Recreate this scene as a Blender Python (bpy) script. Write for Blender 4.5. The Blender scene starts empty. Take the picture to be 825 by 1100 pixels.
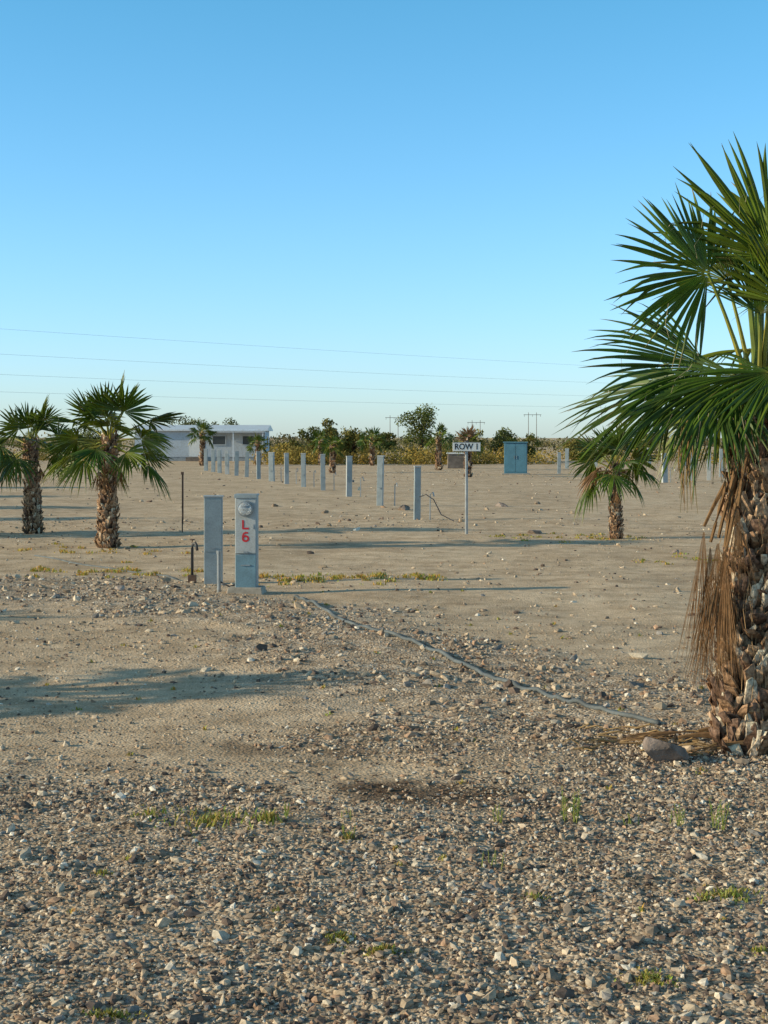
import bpy, math, random
import numpy as np
from mathutils import Vector, Matrix, Quaternion
rnd = random.Random(7)
nr = np.random.default_rng(11)
scene = bpy.context.scene
Z = Vector((0,0,1))

# ------------------------------------------------------------ materials
def new_mat(name):
    m = bpy.data.materials.new(name); m.use_nodes = True
    nt = m.node_tree; nt.nodes.clear()
    out = nt.nodes.new('ShaderNodeOutputMaterial')
    return m, nt, out
def N(nt, t, **kw):
    n = nt.nodes.new(t)
    for k, v in kw.items():
        if k in n.inputs: n.inputs[k].default_value = v
        else: setattr(n, k, v)
    return n
def ramp(nt, stops, interp='LINEAR'):
    r = nt.nodes.new('ShaderNodeValToRGB'); cr = r.color_ramp; cr.interpolation = interp
    while len(cr.elements) < len(stops): cr.elements.new(0.5)
    for e, (p, c) in zip(cr.elements, stops):
        e.position = p; e.color = (*c, 1)
    return r
def mixc(nt, a, b, fac, mode='MIX'):
    m = nt.nodes.new('ShaderNodeMix'); m.data_type = 'RGBA'; m.blend_type = mode
    for sock, v in ((m.inputs[0], fac), (m.inputs[6], a), (m.inputs[7], b)):
        if isinstance(v, (int, float)): sock.default_value = v
        elif isinstance(v, tuple): sock.default_value = (*v, 1)
        else: nt.links.new(v, sock)
    return m.outputs[2]

def attr_mat(name, rough=0.7, transl=0.0, nscale=20, namp=0.5, bump=0.0, spec=0.3, bdist=0.01):
    m, nt, out = new_mat(name); L = nt.links.new
    at = N(nt, 'ShaderNodeAttribute', attribute_name='col')
    geo = N(nt, 'ShaderNodeNewGeometry')
    no = N(nt, 'ShaderNodeTexNoise', Scale=nscale, Detail=4.0)
    L(geo.outputs['Position'], no.inputs['Vector'])
    r = ramp(nt, [(0.3, (1-namp,)*3), (0.7, (1+namp*0.3,)*3)])
    L(no.outputs[0], r.inputs[0])
    c = mixc(nt, at.outputs['Color'], r.outputs[0], 1.0, 'MULTIPLY')
    b = N(nt, 'ShaderNodeBsdfPrincipled', Roughness=rough)
    b.inputs['Specular IOR Level'].default_value = spec
    L(c, b.inputs['Base Color'])
    if bump:
        bp = N(nt, 'ShaderNodeBump', Strength=bump, Distance=bdist)
        L(no.outputs[0], bp.inputs['Height']); L(bp.outputs[0], b.inputs['Normal'])
    if transl:
        t = N(nt, 'ShaderNodeBsdfTranslucent'); L(c, t.inputs['Color'])
        mx = N(nt, 'ShaderNodeMixShader'); mx.inputs[0].default_value = transl
        L(b.outputs[0], mx.inputs[1]); L(t.outputs[0], mx.inputs[2]); L(mx.outputs[0], out.inputs[0])
    else: L(b.outputs[0], out.inputs[0])
    return m

def paint_mat(name, col, rough=0.5, dirt=0.25, nscale=6, metallic=0.0):
    m, nt, out = new_mat(name); L = nt.links.new
    tc = N(nt, 'ShaderNodeNewGeometry')
    no = N(nt, 'ShaderNodeTexNoise', Scale=nscale, Detail=6.0); L(tc.outputs['Position'], no.inputs['Vector'])
    n2 = N(nt, 'ShaderNodeTexNoise', Scale=nscale*12, Detail=3.0); L(tc.outputs['Position'], n2.inputs['Vector'])
    r = ramp(nt, [(0.35, tuple(c*(1-dirt) for c in col)), (0.65, col)]); L(no.outputs[0], r.inputs[0])
    r2 = ramp(nt, [(0.3, (0.82,0.79,0.74)), (0.55, (1,1,1))]); L(n2.outputs[0], r2.inputs[0])
    c = mixc(nt, r.outputs[0], r2.outputs[0], 1.0, 'MULTIPLY')
    b = N(nt, 'ShaderNodeBsdfPrincipled', Roughness=rough, Metallic=metallic)
    L(c, b.inputs['Base Color']); L(b.outputs[0], out.inputs[0])
    return m

M_leaf = attr_mat('palm_leaf', 0.42, 0.28, 9, 0.35, spec=0.35)
M_trunk = attr_mat('palm_trunk', 0.9, 0, 45, 0.75, bump=0.8, bdist=0.012)
M_dead = attr_mat('dead_frond', 0.85, 0.15, 25, 0.4)
M_fol = attr_mat('foliage', 0.8, 0.25, 1.2, 0.4)
M_grass = attr_mat('grass', 0.8, 0.3, 30, 0.2)
M_stone = attr_mat('stone', 0.9, 0, 60, 0.35, bump=0.3, bdist=0.004, spec=0.15)
M_rock = attr_mat('rock', 0.9, 0, 14, 0.5, bump=0.8, bdist=0.02)
M_ped = paint_mat('pedestal_paint', (0.32,0.37,0.385), 0.5, 0.2)
M_pedl = paint_mat('pedestal_panel', (0.46,0.48,0.475), 0.5, 0.15)
M_pedb = paint_mat('pedestal_blue', (0.18,0.30,0.36), 0.5, 0.2)
M_white = paint_mat('white_paint', (0.78,0.78,0.76), 0.5, 0.1)
M_galv = paint_mat('galvanised', (0.38,0.40,0.41), 0.4, 0.3, metallic=0.5)
M_dark = paint_mat('dark_metal', (0.05,0.05,0.055), 0.5, 0.3)
M_rust = paint_mat('rusty_steel', (0.16,0.09,0.06), 0.8, 0.4, 20)
M_red = paint_mat('red_lettering', (0.60,0.02,0.03), 0.5, 0.1)
M_black = paint_mat('black_lettering', (0.02,0.02,0.025), 0.5, 0.1)
M_conc = paint_mat('concrete', (0.42,0.37,0.30), 0.9, 0.3, 15)
M_hose = paint_mat('hose_rubber', (0.14,0.16,0.165), 0.7, 0.5, 5)
M_blue = paint_mat('blue_cabinet_paint', (0.09,0.23,0.31), 0.5, 0.2, 3)
M_wall = paint_mat('siding', (0.44,0.50,0.56), 0.6, 0.1, 1)
M_roof = paint_mat('metal_roofing', (0.70,0.74,0.78), 0.4, 0.1, 1)
M_wood = paint_mat('weathered_wood', (0.22,0.18,0.15), 0.9, 0.4, 4)
M_wire = paint_mat('wire', (0.42,0.44,0.46), 0.6, 0.1)
m, nt, out = new_mat('meter_glass')
b = N(nt, 'ShaderNodeBsdfPrincipled', Roughness=0.05); b.inputs['Base Color'].default_value=(0.75,0.78,0.8,1)
b.inputs['Transmission Weight'].default_value = 0.7
nt.links.new(b.outputs[0], out.inputs[0]); M_glass = m
m, nt, out = new_mat('window_glass')
b = N(nt, 'ShaderNodeBsdfPrincipled', Roughness=0.1); b.inputs['Base Color'].default_value=(0.05,0.06,0.07,1)
nt.links.new(b.outputs[0], out.inputs[0]); M_win = m

# ------------------------------------------------------------ mesh builder
class MB:
    def __init__(s): s.v=[]; s.f=[]; s.c=[]; s.mi=[]
    def add(s, vs, fs, col=(1,1,1), mi=0):
        o=len(s.v); s.v += [tuple(v) for v in vs]
        if isinstance(col, list): s.c += col
        else: s.c += [col]*len(vs)
        s.f += [tuple(o+i for i in f) for f in fs]; s.mi += [mi]*len(fs)
    def box(s, c, size, col=(1,1,1), mi=0, rz=0.0, top=1.0):
        x,y,z = size[0]/2,size[1]/2,size[2]/2
        vs=[(-x,-y,-z),(x,-y,-z),(x,y,-z),(-x,y,-z),(-x*top,-y*top,z),(x*top,-y*top,z),(x*top,y*top,z),(-x*top,y*top,z)]
        cr,sr=math.cos(rz),math.sin(rz)
        vs=[(c[0]+a*cr-b*sr, c[1]+a*sr+b*cr, c[2]+d) for a,b,d in vs]
        s.add(vs,[(0,3,2,1),(4,5,6,7),(0,1,5,4),(1,2,6,5),(2,3,7,6),(3,0,4,7)],col,mi)
    def tube(s, pts, radii, n=8, col=(1,1,1), mi=0, cap=True):
        pts=[Vector(p) for p in pts]; o=len(s.v); rings=[]
        for i,p in enumerate(pts):
            t=(pts[min(i+1,len(pts)-1)]-pts[max(i-1,0)]).normalized()
            a=t.cross(Z if abs(t.z)<0.95 else Vector((1,0,0))).normalized(); b=t.cross(a)
            r=radii[i] if isinstance(radii,(list,tuple)) else radii
            rings += [p+a*(math.cos(2*math.pi*k/n)*r)+b*(math.sin(2*math.pi*k/n)*r) for k in range(n)]
        fs=[]
        for i in range(len(pts)-1):
            for k in range(n):
                fs.append((i*n+k, i*n+(k+1)%n, (i+1)*n+(k+1)%n, (i+1)*n+k))
        if cap: fs += [tuple(range(n))[::-1], tuple((len(pts)-1)*n+k for k in range(n))]
        s.add(rings, fs, col, mi)
    def obj(s, name, mats, parent=None, smooth=False, bevel=0):
        me=bpy.data.meshes.new(name); me.from_pydata(s.v,[],s.f)
        for m in (mats if isinstance(mats,list) else [mats]): me.materials.append(m)
        me.polygons.foreach_set('material_index', s.mi)
        a=me.color_attributes.new('col','FLOAT_COLOR','POINT')
        ca=np.ones((len(s.v),4),dtype=np.float32); ca[:,:3]=np.array(s.c,dtype=np.float32).reshape(-1,3)
        a.data.foreach_set('color', ca.ravel())
        if smooth: me.polygons.foreach_set('use_smooth',[True]*len(s.f))
        me.update()
        ob=bpy.data.objects.new(name,me); scene.collection.objects.link(ob)
        if parent: ob.parent=parent
        if bevel:
            bm=ob.modifiers.new('bevel','BEVEL'); bm.width=bevel; bm.segments=2; bm.limit_method='ANGLE'
        return ob
def empty(name, loc=(0,0,0)):
    e=bpy.data.objects.new(name,None); e.location=loc; scene.collection.objects.link(e); return e

def np_mesh(name, V, F, C, mat, parent=None):
    nv,nf,k=len(V),len(F),F.shape[1]
    me=bpy.data.meshes.new(name); me.vertices.add(nv); me.loops.add(nf*k); me.polygons.add(nf)
    me.vertices.foreach_set('co', V.astype(np.float32).ravel())
    me.loops.foreach_set('vertex_index', F.astype(np.int32).ravel())
    me.polygons.foreach_set('loop_start', np.arange(0,nf*k,k,dtype=np.int32))
    me.polygons.foreach_set('use_smooth', np.zeros(nf,dtype=bool))
    me.update(calc_edges=True); me.validate()
    a=me.color_attributes.new('col','FLOAT_COLOR','POINT')
    ca=np.ones((nv,4),dtype=np.float32); ca[:,:3]=C; a.data.foreach_set('color',ca.ravel())
    me.materials.append(mat)
    ob=bpy.data.objects.new(name,me); scene.collection.objects.link(ob)
    if parent: ob.parent=parent
    return ob

# ------------------------------------------------------------ terrain
def vnoise(x,y,s,seed=0):
    x=np.asarray(x,float)*s; y=np.asarray(y,float)*s
    xi=np.floor(x).astype(np.int64); yi=np.floor(y).astype(np.int64); fx=x-xi; fy=y-yi
    fx=fx*fx*(3-2*fx); fy=fy*fy*(3-2*fy)
    def h(a,b):
        n=(a*374761393+b*668265263+seed*974711)&0x7fffffff
        n=((n^(n>>13))*1274126177)&0x7fffffff
        return ((n^(n>>16))&0xffff)/65535.0
    return (h(xi,yi)*(1-fx)+h(xi+1,yi)*fx)*(1-fy)+(h(xi,yi+1)*(1-fx)+h(xi+1,yi+1)*fx)*fy
def sstep(a,b,x):
    t=np.clip((x-a)/(b-a),0,1); return t*t*(3-2*t)
SW=[(-30,21),(-9,18.6),(-4,17.3),(-1.3,14.6),(0.2,11.9),(1.5,9.2),(3.5,7.8),(12,6)]
def swath(x,y):
    d=np.full(np.shape(x),1e9)
    for (ax,ay),(bx,by) in zip(SW[:-1],SW[1:]):
        ux,uy=bx-ax,by-ay; t=np.clip(((x-ax)*ux+(y-ay)*uy)/(ux*ux+uy*uy),0,1)
        d=np.minimum(d,np.hypot(x-ax-t*ux,y-ay-t*uy))
    w=1.35+1.4*(vnoise(x,y,0.6,3)-0.5)+0.7*(vnoise(x,y,2.5,13)-0.5)
    return 1-sstep(w*0.35,w*1.45,d)
def gravel_mask(x,y):
    x=np.asarray(x,float); y=np.asarray(y,float)
    fg=1-sstep(6.0,8.9,y+1.8*(vnoise(x,y,0.7,9)-0.5)+1.0*(vnoise(x,y,2.7,19)-0.5))
    return np.clip(np.maximum(fg,swath(x,y)),0,1)
def H(x,y):
    x=np.asarray(x,float); y=np.asarray(y,float)
    fade=1-sstep(30,70,np.hypot(x,y))
    g=gravel_mask(x,y)
    h=0.06*(vnoise(x,y,0.35,1)-0.5)+0.03*(vnoise(x,y,1.1,2)-0.5)
    h=h+g*(0.026*(vnoise(x,y,4,4)-0.5)+0.016*(vnoise(x,y,11,5)-0.5))+0.004*(vnoise(x,y,6.3,6)-0.5)
    h=h+0.03*swath(x,y)
    return h*fade
def grow(a,step,lim,fac):
    o=[]; 
    while a<lim: step*=fac; a+=step; o.append(a)
    return o
xs=list(np.arange(-6,6.01,0.045)); g=grow(6,0.045,4000,1.07); xs=[-q for q in g[::-1]]+xs+g
ys=list(np.arange(2.5,20,0.045)); g2=grow(20,0.045,5000,1.05); g3=grow(-2.5,0.06,1500,1.2)
ys=[-q for q in g3[::-1]]+ys+g2
X,Y=np.meshgrid(np.array(xs),np.array(ys)); nx,ny=len(xs),len(ys)
Zz=H(X,Y)
V=np.stack([X.ravel(),Y.ravel(),Zz.ravel()],1)
idx=np.arange(nx*ny).reshape(ny,nx)
F=np.stack([idx[:-1,:-1].ravel(),idx[:-1,1:].ravel(),idx[1:,1:].ravel(),idx[1:,:-1].ravel()],1)
gm=gravel_mask(X,Y).ravel()
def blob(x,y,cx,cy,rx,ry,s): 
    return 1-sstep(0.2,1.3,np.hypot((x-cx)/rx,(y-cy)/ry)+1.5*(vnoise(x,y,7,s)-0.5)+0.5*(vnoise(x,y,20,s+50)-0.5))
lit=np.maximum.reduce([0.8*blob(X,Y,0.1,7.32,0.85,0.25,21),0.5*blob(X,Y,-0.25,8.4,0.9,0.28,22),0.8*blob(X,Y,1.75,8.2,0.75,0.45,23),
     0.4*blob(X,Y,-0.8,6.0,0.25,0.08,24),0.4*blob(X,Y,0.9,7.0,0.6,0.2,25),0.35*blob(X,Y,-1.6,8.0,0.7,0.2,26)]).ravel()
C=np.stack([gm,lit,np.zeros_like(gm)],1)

m, nt, out = new_mat('gravel_ground'); L=nt.links.new
geo=N(nt,'ShaderNodeNewGeometry'); at=N(nt,'ShaderNodeAttribute',attribute_name='col')
sep=N(nt,'ShaderNodeSeparateColor'); L(at.outputs['Color'],sep.inputs[0])
P=geo.outputs['Position']
def noise(s,d=5.0,ro=0.55):
    n=N(nt,'ShaderNodeTexNoise',Scale=s,Detail=d,Roughness=ro); L(P,n.inputs['Vector']); return n.outputs[0]
def voro(s,feat='F1'):
    n=N(nt,'ShaderNodeTexVoronoi',Scale=s); n.feature=feat; L(P,n.inputs['Vector']); return n
rb=ramp(nt,[(0.32,(0.54,0.395,0.245)),(0.5,(0.72,0.54,0.35)),(0.68,(0.82,0.64,0.43))]); L(noise(0.35,7.0,0.65),rb.inputs[0])
v1=voro(55); v2=voro(24); v3=voro(110)
sp1=N(nt,'ShaderNodeSeparateColor'); L(v1.outputs['Color'],sp1.inputs[0])
sp2=N(nt,'ShaderNodeSeparateColor'); L(v2.outputs['Color'],sp2.inputs[0])
sp3=N(nt,'ShaderNodeSeparateColor'); L(v3.outputs['Color'],sp3.inputs[0])
peb=[(0.0,(0.10,0.07,0.05)),(0.3,(0.33,0.24,0.165)),(0.6,(0.56,0.425,0.29)),(0.85,(0.70,0.58,0.44)),(1.0,(0.88,0.79,0.65))]
rp1=ramp(nt,peb); L(sp1.outputs[0],rp1.inputs[0])
rp2=ramp(nt,peb); L(sp2.outputs[1],rp2.inputs[0])
rp3=ramp(nt,peb); L(sp3.outputs[1],rp3.inputs[0])
pc=mixc(nt,rp1.outputs[0],rp2.outputs[0],0.4)
fine=mixc(nt,rb.outputs[0],rp3.outputs[0],0.32)
mk=N(nt,'ShaderNodeMath',operation='MULTIPLY'); L(sep.outputs[0],mk.inputs[0]); mk.inputs[1].default_value=0.8
c1=mixc(nt,fine,pc,mk.outputs[0])
rm=ramp(nt,[(0.35,(0.64,0.60,0.56)),(0.6,(1.05,1.04,1.03))]); L(noise(2.2,8.0,0.72),rm.inputs[0])
c2=mixc(nt,c1,rm.outputs[0],1.0,'MULTIPLY')
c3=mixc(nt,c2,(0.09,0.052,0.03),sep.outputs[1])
bs=N(nt,'ShaderNodeBsdfPrincipled',Roughness=0.95); bs.inputs['Specular IOR Level'].default_value=0.08
L(c3,bs.inputs['Base Color'])
bst=N(nt,'ShaderNodeMapRange'); bst.inputs['To Min'].default_value=0.45; bst.inputs['To Max'].default_value=0.75; L(sep.outputs[0],bst.inputs['Value'])
b1=N(nt,'ShaderNodeBump',Distance=0.012); b1.invert=True; L(v1.outputs['Distance'],b1.inputs['Height']); L(bst.outputs[0],b1.inputs['Strength'])
b2=N(nt,'ShaderNodeBump',Distance=0.03); L(noise(9,6.0,0.7),b2.inputs['Height']); L(b1.outputs[0],b2.inputs['Normal']); L(bst.outputs[0],b2.inputs['Strength'])
L(b2.outputs[0],bs.inputs['Normal']); L(bs.outputs[0],out.inputs[0]); M_ground=m
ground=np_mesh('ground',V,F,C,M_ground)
ground.data.polygons.foreach_set('use_smooth',np.ones(len(F),dtype=bool))

# ------------------------------------------------------------ stones
t=(1+5**0.5)/2
IV=np.array([(-1,t,0),(1,t,0),(-1,-t,0),(1,-t,0),(0,-1,t),(0,1,t),(0,-1,-t),(0,1,-t),(t,0,-1),(t,0,1),(-t,0,-1),(-t,0,1)])/math.sqrt(1+t*t)
IF=np.array([(0,11,5),(0,5,1),(0,1,7),(0,7,10),(0,10,11),(1,5,9),(5,11,4),(11,10,2),(10,7,6),(7,1,8),(3,9,4),(3,4,2),(3,2,6),(3,6,8),(3,8,9),(4,9,5),(2,4,11),(6,2,10),(8,6,7),(9,8,1)])
def stones(name,x,y,r,mat,bright=1.0):
    n=len(x); z=H(x,y)
    S=r[:,None]*np.stack([nr.uniform(0.7,1.6,n),nr.uniform(0.6,1.1,n),nr.uniform(0.4,0.9,n)],1)
    v=IV[None]*(1+nr.uniform(-0.38,0.25,(n,12,1)))+nr.uniform(-0.15,0.15,(n,12,3))
    v=v*S[:,None,:]
    a=nr.uniform(0,2*math.pi,n); b=nr.normal(0,0.35,n)
    cb,sb=np.cos(b)[:,None],np.sin(b)[:,None]
    vx,vz=v[...,0]*cb-v[...,2]*sb, v[...,0]*sb+v[...,2]*cb; vy=v[...,1]
    ca,sa=np.cos(a)[:,None],np.sin(a)[:,None]
    wx,wy=vx*ca-vy*sa,vx*sa+vy*ca
    V=np.stack([wx+x[:,None],wy+y[:,None],vz+(z+S[:,2]*0.25)[:,None]],2).reshape(-1,3)
    F=(IF[None]+12*np.arange(n)[:,None,None]).reshape(-1,3)
    pal=np.array([(0.50,0.38,0.26),(0.62,0.49,0.35),(0.36,0.275,0.20),(0.68,0.57,0.43),(0.17,0.125,0.10),(0.45,0.29,0.19),(0.80,0.72,0.60),(0.30,0.275,0.25)])
    c=pal[nr.choice(8,n,p=[.18,.17,.17,.09,.19,.09,.04,.07])]*nr.uniform(0.75,1.15,(n,1))*bright
    return np_mesh(name,V,F,np.repeat(c,12,0),mat)
def scat(n,x0,x1,y0,y1,prob):
    x=nr.uniform(x0,x1,n); y=nr.uniform(y0,y1,n); k=nr.random(n)<prob(x,y); return x[k],y[k]
gx,gy,gr=[],[],[]
def put(xy,med,sig,mx):
    r=np.minimum(med*np.exp(nr.normal(0,sig,len(xy[0]))),mx); gx.append(xy[0]); gy.append(xy[1]); gr.append(r)
put(scat(125000,-3.2,3.2,3.5,9.0,lambda x,y:gravel_mask(x,y)*(0.35+1.0*vnoise(x,y,1.5,31)*(0.5+vnoise(x,y,5,41)))),0.0070,0.45,0.030)
put(scat(95000,-9,7,8,22,lambda x,y:gravel_mask(x,y)*(0.02+1.2*vnoise(x,y,1.3,32)**1.5)),0.0110,0.55,0.050)
put(scat(26000,-4.5,4.5,6,14,lambda x,y:0.12+0.8*vnoise(x,y,0.8,33)**1.3),0.007,0.45,0.026)
put(scat(20000,-12,12,13,32,lambda x,y:0.06+0.6*vnoise(x,y,0.5,34)**2),0.0125,0.5,0.055)
put(scat(7000,-25,25,25,80,lambda x,y:0.1+0.6*vnoise(x,y,0.2,35)**2),0.026,0.45,0.09)
gravel=stones('gravel',np.concatenate(gx),np.concatenate(gy),np.concatenate(gr),M_stone)
print('stones',sum(len(a) for a in gx))

def rock(name,x,y,s,col,seed,sc=(1,1,0.6)):
    import bmesh
    bm=bmesh.new(); bmesh.ops.create_icosphere(bm,subdivisions=4,radius=1)
    r=random.Random(seed)
    planes=[(Vector((r.gauss(0,1),r.gauss(0,1),r.gauss(0,1))).normalized(),r.uniform(0.35,0.7)) for _ in range(11)]
    for v in bm.verts:
        for n,d in planes:
            k=v.co.dot(n)
            if k>d: v.co-=n*(k-d)
        v.co+=Vector((r.uniform(-1,1),r.uniform(-1,1),r.uniform(-1,1)))*0.010
        v.co=Vector((v.co.x*sc[0],v.co.y*sc[1],v.co.z*sc[2]))*s
    me=bpy.data.meshes.new(name); bm.to_mesh(me); bm.free()
    a=me.color_attributes.new('col','FLOAT_COLOR','POINT'); 
    a.data.foreach_set('color',np.tile(np.array([*col,1],dtype=np.float32),len(me.vertices)))
    me.materials.append(M_rock)
    ob=bpy.data.objects.new(name,me); scene.collection.objects.link(ob)
    ob.location=(x,y,float(H(x,y))+s*sc[2]*0.30); ob.rotation_euler=(0,0,r.uniform(0,6)); return ob
rock('rock',1.46,7.98,0.13,(0.26,0.20,0.165),31,(1.0,0.9,1.0)).rotation_euler=(0,0.15,0.2)
rock('rock',0.30,10.35,0.065,(0.5,0.42,0.34),2)
rock('rock',0.42,10.3,0.045,(0.55,0.47,0.4),3)
rock('rock',1.38,9.55,0.035,(0.55,0.47,0.4),4)
rock('rock',2.7,27.6,0.16,(0.3,0.24,0.2),5,(1.3,1,0.5)); rock('rock',0.45,36,0.25,(0.28,0.22,0.18),6,(1.8,1,0.45))
rock('rock',2.9,38,0.2,(0.3,0.24,0.2),7,(1.6,1,0.5)); rock('rock',5.2,22.5,0.11,(0.3,0.24,0.2),8)
rock('rock',4.25,22.4,0.09,(0.3,0.24,0.2),9); rock('rock',-2.9,16.9,0.09,(0.4,0.33,0.28),10)

# ------------------------------------------------------------ palms
def fan(mb, base, hub, bd, roll, R, nseg, spread, droop, r, petr=0.012, dead=False, steps=6, curl=0.0, tipbrown=0.3, norm=None):
    base,hub=Vector(base),Vector(hub); bd=Vector(bd).normalized()
    s=bd.cross(Z)
    s=Vector((1,0,0)) if s.length<0.05 else s.normalized()
    n=s.cross(bd)
    if norm is not None:
        n=Vector(norm); n=(n-bd*n.dot(bd)).normalized(); s=bd.cross(n)
    else:
        q=Quaternion(bd,roll); s=q@s; n=q@n
    mid=(base+hub)/2+Z*((hub-base).length*0.10)
    pts=[]
    for i in range(6):
        u=i/5; pts.append(base*(1-u)**2+mid*2*u*(1-u)+hub*u*u)
    pc=(0.30,0.17,0.08) if dead else (0.46,0.38,0.06)
    pc2=(0.25,0.14,0.06) if dead else (0.20,0.26,0.04)
    o=[petr*1.9,petr*1.5,petr*1.2,petr,petr*0.9,petr*0.8]
    cols=[]
    for i in range(6):
        k=i/5; cols += [tuple(a*(1-k)+b*k for a,b in zip(pc,pc2))]*5
    nb=len(mb.c); mb.tube(pts,o,5,col=(1,1,1)); mb.c[nb:]=cols
    da=spread/(nseg-1)*1.05
    g0=r.uniform(0.65,1.2); base_g=(0.060*g0,0.125*g0,0.013*g0)
    yel=r.uniform(0,0.8)
    base_g=(base_g[0]*(1+yel*1.7),base_g[1]*(1+yel*0.5),base_g[2])
    for k in range(nseg):
        a=-spread+2*spread*k/(nseg-1)+r.uniform(-0.3,0.3)*da
        Lg=R*(0.72+0.28*math.cos(a*0.62))*r.uniform(0.86,1.06)
        dv=bd*math.cos(a)+s*math.sin(a); pv=s*math.cos(a)-bd*math.sin(a)
        twist=r.uniform(-0.5,0.5); sd=r.uniform(0.5,1.5)*droop; side=r.uniform(-0.10,0.10)
        kink=r.uniform(.1,.4) if r.random()<0.14 else 0
        lift=-0.10*abs(math.sin(a))
        vs=[];cols=[];bc=r.uniform(0.65,1.3)
        tb=r.random()<tipbrown
        for i in range(steps+1):
            u=0.04+0.96*i/steps; rr=u*Lg
            if u<0.48: hw=rr*math.tan(da)
            else: hw=0.48*Lg*math.tan(da)*max(0.03,(1-((u-0.48)/0.52)**1.8))
            p=hub+dv*rr*(1-0.25*min(1,sd)*u*u)+n*(lift*rr+curl*rr*u)-Z*(sd*rr*u*u+kink*R*max(0,u-0.65))+pv*(side*rr*u)
            cq=math.cos(twist*u); sq=math.sin(twist*u)
            pe=pv*cq+n*sq; ne=n*cq-pv*sq
            vs += [p-pe*hw-ne*hw*0.55, p+ne*hw*0.35, p+pe*hw-ne*hw*0.55]
            if dead:
                c=(0.33*bc,0.185*bc,0.085*bc)
            else:
                m_=max(0,(u-0.8)/0.2)*(1 if tb else 0.15)
                c=tuple(x*bc*(1-m_)+y*m_ for x,y in zip(base_g,(0.30,0.20,0.07)))
                if u<0.12: c=tuple(x*0.5+y*0.5 for x,y in zip(c,(0.32,0.30,0.05)))
            cols += [c]*3
        fs=[]
        for i in range(steps):
            o=i*3; fs += [(o,o+1,o+4,o+3),(o+1,o+2,o+5,o+4)]
        mb.add(vs,fs,cols)
        if not dead and r.random()<0.12 and R>0.5:
            p0=hub+dv*(0.55*Lg); p1=p0+dv*0.06+Vector((r.uniform(-.05,.05),r.uniform(-.05,.05),-0.16))
            mb.tube([p0,(p0+p1)/2+dv*0.03,p1],0.0012,3,col=(0.5,0.42,0.25),cap=False)

def trunk_mesh(mb, x, y, z0, h, r0, r1, lean, r, boot=0.10, dens=1.0):
    def cen(u): return Vector((x+lean[0]*u, y+lean[1]*u, z0+h*u))
    def rad(u): return (r0*(1-u)+r1*u)*(1+0.08*math.sin(u*7))+(0.22*r0*max(0,0.12-u)/0.12)
    K=18; ns=14
    pts=[cen(i/K) for i in range(K+1)]; pts[0].z-=0.1
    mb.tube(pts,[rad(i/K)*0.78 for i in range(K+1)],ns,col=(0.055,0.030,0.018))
    n=int(dens*h*2*math.pi*(r0+r1)/2/(boot*boot*0.27))
    for i in range(n):
        if r.random()<0.12: continue
        u=(i+0.5)/n; th=i*2.39996+r.uniform(-0.5,0.5)
        c=cen(u)+Z*r.uniform(-.3,.3)*boot; rr=rad(u)*0.76; o=Vector((math.cos(th),math.sin(th),0)); tt=Vector((-math.sin(th),math.cos(th),0))
        w=boot*r.uniform(0.22,0.62); L=boot*r.uniform(0.7,2.0); out=boot*(0.12+0.75*r.random()**1.7); sk=r.choice((-1,1))*boot*r.uniform(0.1,0.9)
        tw=w*r.uniform(0.25,1.1); th_=boot*r.uniform(0.05,0.14)
        b0=c+o*rr-Z*L*0.35; m0=c+o*(rr+out*0.7)+tt*sk*0.5+Z*L*0.15; t0=c+o*(rr+out)+tt*sk+Z*L*0.65
        jag=[r.uniform(-.5,.5)*L*0.5 for _ in range(2)]; tlt=[r.uniform(-.25,.25)*boot for _ in range(2)]
        vs=[b0-tt*w-o*th_,b0+tt*w-o*th_, b0+tt*w*.8+o*th_*.6,b0-tt*w*.8+o*th_*.6,
            m0-tt*(w+tw)/2-o*th_,m0+tt*(w+tw)/2-o*th_, m0+tt*(w+tw)*.42+o*th_,m0-tt*(w+tw)*.42+o*th_,
            t0-tt*tw-o*(th_*.6-tlt[0])+Z*jag[0],t0+tt*tw-o*(th_*.6-tlt[1])+Z*jag[1], t0+tt*tw*.8+o*(th_*.5+tlt[1])+Z*jag[1],t0-tt*tw*.8+o*(th_*.5+tlt[0])+Z*jag[0]]
        k=r.random()
        base=(0.33,0.185,0.095) if k<.38 else ((0.45,0.29,0.17) if k<.62 else ((0.16,0.085,0.048) if k<.88 else (0.60,0.47,0.34)))
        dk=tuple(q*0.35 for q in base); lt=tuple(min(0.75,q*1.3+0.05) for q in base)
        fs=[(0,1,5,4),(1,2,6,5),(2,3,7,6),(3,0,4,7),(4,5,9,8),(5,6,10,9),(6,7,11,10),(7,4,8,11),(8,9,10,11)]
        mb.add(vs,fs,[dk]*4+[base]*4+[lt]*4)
    return cen

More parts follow.
